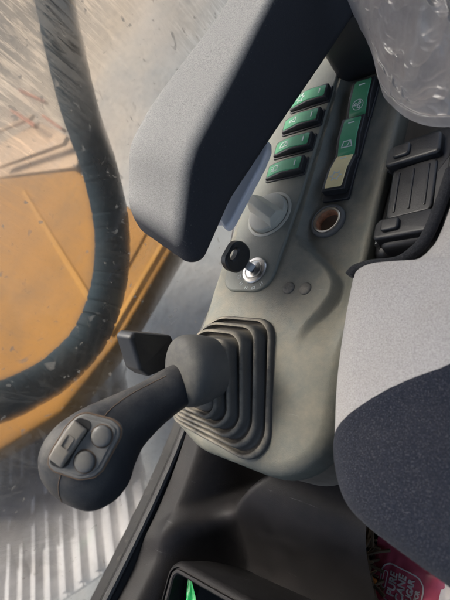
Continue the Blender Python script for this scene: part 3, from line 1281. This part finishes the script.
for v in bm.verts:
    v.co.y -= seamline(v.co.x)
geom = bm.verts[:] + bm.edges[:] + bm.faces[:]
bmesh.ops.bisect_plane(bm, geom=geom, plane_co=(0, 0, 0), plane_no=(0, 1, 0), dist=.001)
for v in bm.verts:
    v.co.y += seamline(v.co.x)
b2 = bm.copy()
for m_, keep in ((bm, 1), (b2, -1)):
    m_.faces.ensure_lookup_table()
    fs = [f for f in m_.faces if (f.calc_center_median().y - seamline(f.calc_center_median().x)) * keep < 0]
    bmesh.ops.delete(m_, geom=fs, context='FACES')
link('light_panel', bm, M_seatl, seat, smooth=60, label='light grey fabric panel')
for v in b2.verts:
    g = abs(v.co.y - seamline(v.co.x))
    v.co.z += 1.4 * sstep(0, 3.5, g)
link('dark_panel', b2, M_seatd, seat, smooth=60, label='dark speckled fabric panel')
bm = bmesh.new()
pp = [on(x, y, 2, SZ - 2) for x, y in [(350, 276), (354, 271), (360, 268), (372, 265), (398, 262), (416, 250), (427, 236), (440, 206), (452, 170)]]
tube(bm, catmull(pp, 8), 3.6, 10)
link('piping', bm, M_piping, seat)

# ------------------------------------------------------------------ black casing between console and seat
cas = root('plastic_casing', 'black ribbed plastic casing wedged between console and seat', 'casing', (62, -10, -60))
c0 = on(414, 188, 2, 3)
Mz = frame(c0, V((1, .10, .10)), V((.10, 1, -.06)))
bm = bmesh.new()
prism(bm, fillet([(-19, -44), (40, -44), (40, 46), (34, 50), (-14, 50), (-19, 44)], [5, 6, 4, 6, 6, 4], 4), -46, 0, Mz, 5)
shell = link('shell', bm, M_case, cas, smooth=40)
for y0, y1, pr in ((22, 40, 6), (-40, -24, 5.4)):
    bm = bmesh.new()
    prism(bm, fillet([(-21, y0), (17, y0 - 1.5), (17, y1), (-18, y1), (-21, y1 - 4)], [3, 3, 4, 3, 2], 4), -34, pr, Mz, 2.2)
    link('clamp_band', bm, M_case, cas, smooth=35)
bm = bmesh.new()
prism(bm, rect(30, 43, 4, 4), -4, 1.6, Mz @ Matrix.Translation(V((-1, -1, 0))), 1.4)
link('front_plate', bm, M_case, cas, smooth=35)
for y_, w_ in ((31, 11), (-32, 9)):
    bm = bmesh.new()
    prism(bm, rect(12, w_, 2.5, 4), 3, 8.4, Mz @ Matrix.Translation(V((-9, y_, 0))), 1.4)
    link('latch_tab', bm, M_case, cas, smooth=35)
bm = bmesh.new()
for x_ in (-11, -1, 9):
    box(bm, (x_, -1, 1.6), (1.6, 34, 1.8), Mz, .6)
link('front_ridges', bm, M_case, cas)
bm = bmesh.new()
prism(bm, fillet([(21, -41), (34, -41), (34, 42), (21, 42)], 4, 4), -30, 2.2, Mz, 2.0)
link('spine', bm, M_case, cas)
bm = bmesh.new()
prism(bm, fillet([(-31, -40), (-17, -42), (-17, 26), (-24, 29), (-31, 20)], 6, 5), -60, -12, Mz, 7)
link('side_lug', bm, M_case, cas, smooth=40)
for y in (-34, 30):
    bm = bmesh.new()
    tube(bm, [Mz @ V((-20.5, y - 5, -3)), Mz @ V((-20.5, y + 5, -3))], 2.6, 12)
    link('hinge_pin', bm, M_steel, cas)
bm = bmesh.new()
sb = [on(400, 225, 2, -50), on(412, 250, 2, -44), on(400, 275, 2, -60)]
grid(bm, lambda u, v: catmull([p + V((0, 0, 0)) for p in sb], 8)[int(u * 16)] + V((26 * (v - .5), 8 * (v - .5), 2 * sin(v * 3))), 16, 4)
link('seat_belt_strap', bm, M_under, base=sb[0], label='dark strap tucked below the black casing', cat='strap')

# ------------------------------------------------------------------ polythene sheet
bm = bmesh.new()
edge = [(374, 58), (381, 92), (394, 108), (412, 121), (436, 127), (475, 126)]
eb = [on(x, y, 2, 34) for x, y in edge]
et = [on(x, y, 2, 95) for x, y in [(330, -45), (372, -60), (410, -60), (440, -60), (480, -60), (540, -60)]]
ebc, etc_ = catmull(eb, 34), catmull(et, 34)
NE = len(ebc) - 1


def shf(u, v):
    a, b = ebc[int(round(v * NE))], etc_[int(round(v * NE))]
    p = a.lerp(b, u)
    q = p * .022
    w = p + noise.noise_vector(p * .03) * 8
    w = V((w.x * .8 + w.y * .6, (w.y * .8 - w.x * .6) * .55, w.z))
    cre = 0
    for k_, (fr_, am) in enumerate(((.020, 6.0), (.045, 3.2), (.09, 1.7), (.17, .9), (.30, .4))):
        cre += (.35 - abs(noise.noise(w * fr_ + V((3.3 * k_, 1.7, 5.1 * k_)))) ** .8) * am * 2.3
    hem = 3.2 * math.exp(-((u - .035) / .02) ** 2)
    amp = sstep(0, .10, u)
    return p + V((cre * .4, -cre * .3, 12 * sin(min(1, u * 1.3) * pi / 2) + hem + cre * (.15 + .85 * amp)))


grid(bm, shf, 220, NE)
link('plastic_sheet', bm, M_sheet, base=eb[2], label='crumpled clear plastic sheet draped behind the switches', cat='plastic sheet', smooth=180)
# black hinge block where the armrest meets the seat frame
bm = bmesh.new()
hb = on(340, 22, 2, 40)
box(bm, (10, 30, -20), (60, 90, 60), Matrix.Translation(hb), 8)
link('seat_frame_block', bm, M_black, base=hb, label='black frame block behind the switches under the plastic sheet', cat='frame block')

# ------------------------------------------------------------------ things below the seat's front edge
pk = on(406, 584, 2, -158)
sug = root('sugar_packet', 'dark red paper sugar packet with white lettering below the seat edge', 'packet', pk)
# packet axes: text reads up the picture
tx = (on(411, 570, 2, -158) - on(405, 596, 2, -158)).normalized()
ty = V((0, 0, 1)).cross(tx)
Mk2 = frame(pk, tx, uz=V((.05, -.15, 1)))
M_red = plastic('packet_red', (.68, .12, .19), .35, 500, .2, 0, var=.2)
M_paper = simple('packet_paper', (.85, .78, .76), .6)
bm = bmesh.new()
PL, PW = 56, 54


def pkz(x, y):
    return 5 * (1 - (abs(x) / (PL / 2)) ** 4) * (1 - (abs(y) / (PW / 2)) ** 2.5) + 2.0 * noise.noise(V((x, y, 2)) * .07) + .8 * noise.noise(V((x, y, 5)) * .2)


grid(bm, lambda u, v: Mk2 @ V(((u - .5) * PL, (v - .5) * PW, pkz((u - .5) * PL, (v - .5) * PW))), 40, 32)
link('wrapper', bm, M_red, sug, smooth=180)
bm = bmesh.new()
grid(bm, lambda u, v: Mk2 @ V((PL / 2 - 3 + 16 * u, (v - .5) * PW, 1 + pkz(PL / 2 - 3, 0) + .8 * sin(v * 60) * u)), 6, 90)
link('crimped_end', bm, M_paper, sug, smooth=180)
bm = bmesh.new()
grid(bm, lambda u, v: Mk2 @ V(((u - .5) * PL, -PW / 2 - 10 + 13 * v, 1.2 + 2 * noise.noise(V((u * 8, v * 2, 0))))), 30, 6)
link('side_fold', bm, M_paper, sug, smooth=180)


def lay(b, lift=.35):
    """drape flat lettering in packet coordinates onto the packet"""
    for v in b.verts:
        v.co = Mk2 @ V((v.co.x, v.co.y, pkz(v.co.x, v.co.y) + lift + v.co.z))
    return b


bm = bmesh.new()
for s, size, x, y in [('PURE', 7.6, 0, 8.2), ('CANE', 7.6, 0, 1.6), ('SUGAR', 6.0, 0, -4.8), ('FOR', 4.0, 0, -9.8)]:
    merge(bm, text_mesh(s, size, Matrix.Translation(V((x - 3, y, 0))), .12, .25))
lay(bm)
link('lettering', bm, M_paper, sug, smooth=0)
bm = bmesh.new()
ov = fillet([(-17, -14), (11, -14), (11, 18.5), (-17, 18.5)], 9, 8)
ovi = inset(ov, 1.0)
loft(bm, [[V((p.x, p.y, z)) for p in ps] for ps, z in ((ov, 0), (ov, .2), (ovi, .2), (ovi, 0))], False, False)
em = fillet([(-9, 12.8), (4, 12.8), (4, 16.4), (-9, 16.4)], 2, 5)
emi = inset(em, .7)
loft(bm, [[V((p.x, p.y, z)) for p in ps] for ps, z in ((em, 0), (em, .2), (emi, .2), (emi, 0))], False, False)
lay(bm)
link('outline_mark', bm, M_paper, sug, smooth=0)

op = on(369, 592, 2, -154)
bm = bmesh.new()
box(bm, (0, 0, 2), (9, 26, 5), frame(op, (1, -.3, .1), (.3, 1, .2)), 2)
link('orange_scrap', bm, simple('orange_plastic', (.62, .20, .04), .4), base=op, label='orange plastic scrap beside the red sugar packet', cat='scrap')
bm = bmesh.new()
for k in range(46):
    c = on(random.uniform(356, 374), random.uniform(530, 610), 2, random.uniform(-158, -146))
    a = random.uniform(0, 6.28)
    d = V((cos(a), sin(a), random.uniform(-.3, .5))) * random.uniform(8, 24)
    tube(bm, catmull([c - d, c + V((random.uniform(-3, 3), random.uniform(-3, 3), random.uniform(0, 4))), c + d], 4), random.uniform(.5, 1.6), 5)
M_straw = plastic('dry_straw', (.16, .11, .065), .8, 600, .4, 0, var=.5)
link('dry_litter', bm, M_straw, base=(30, -280, -158), kind='stuff', label='dry brown straw and twigs on the floor below the seat', cat='litter')
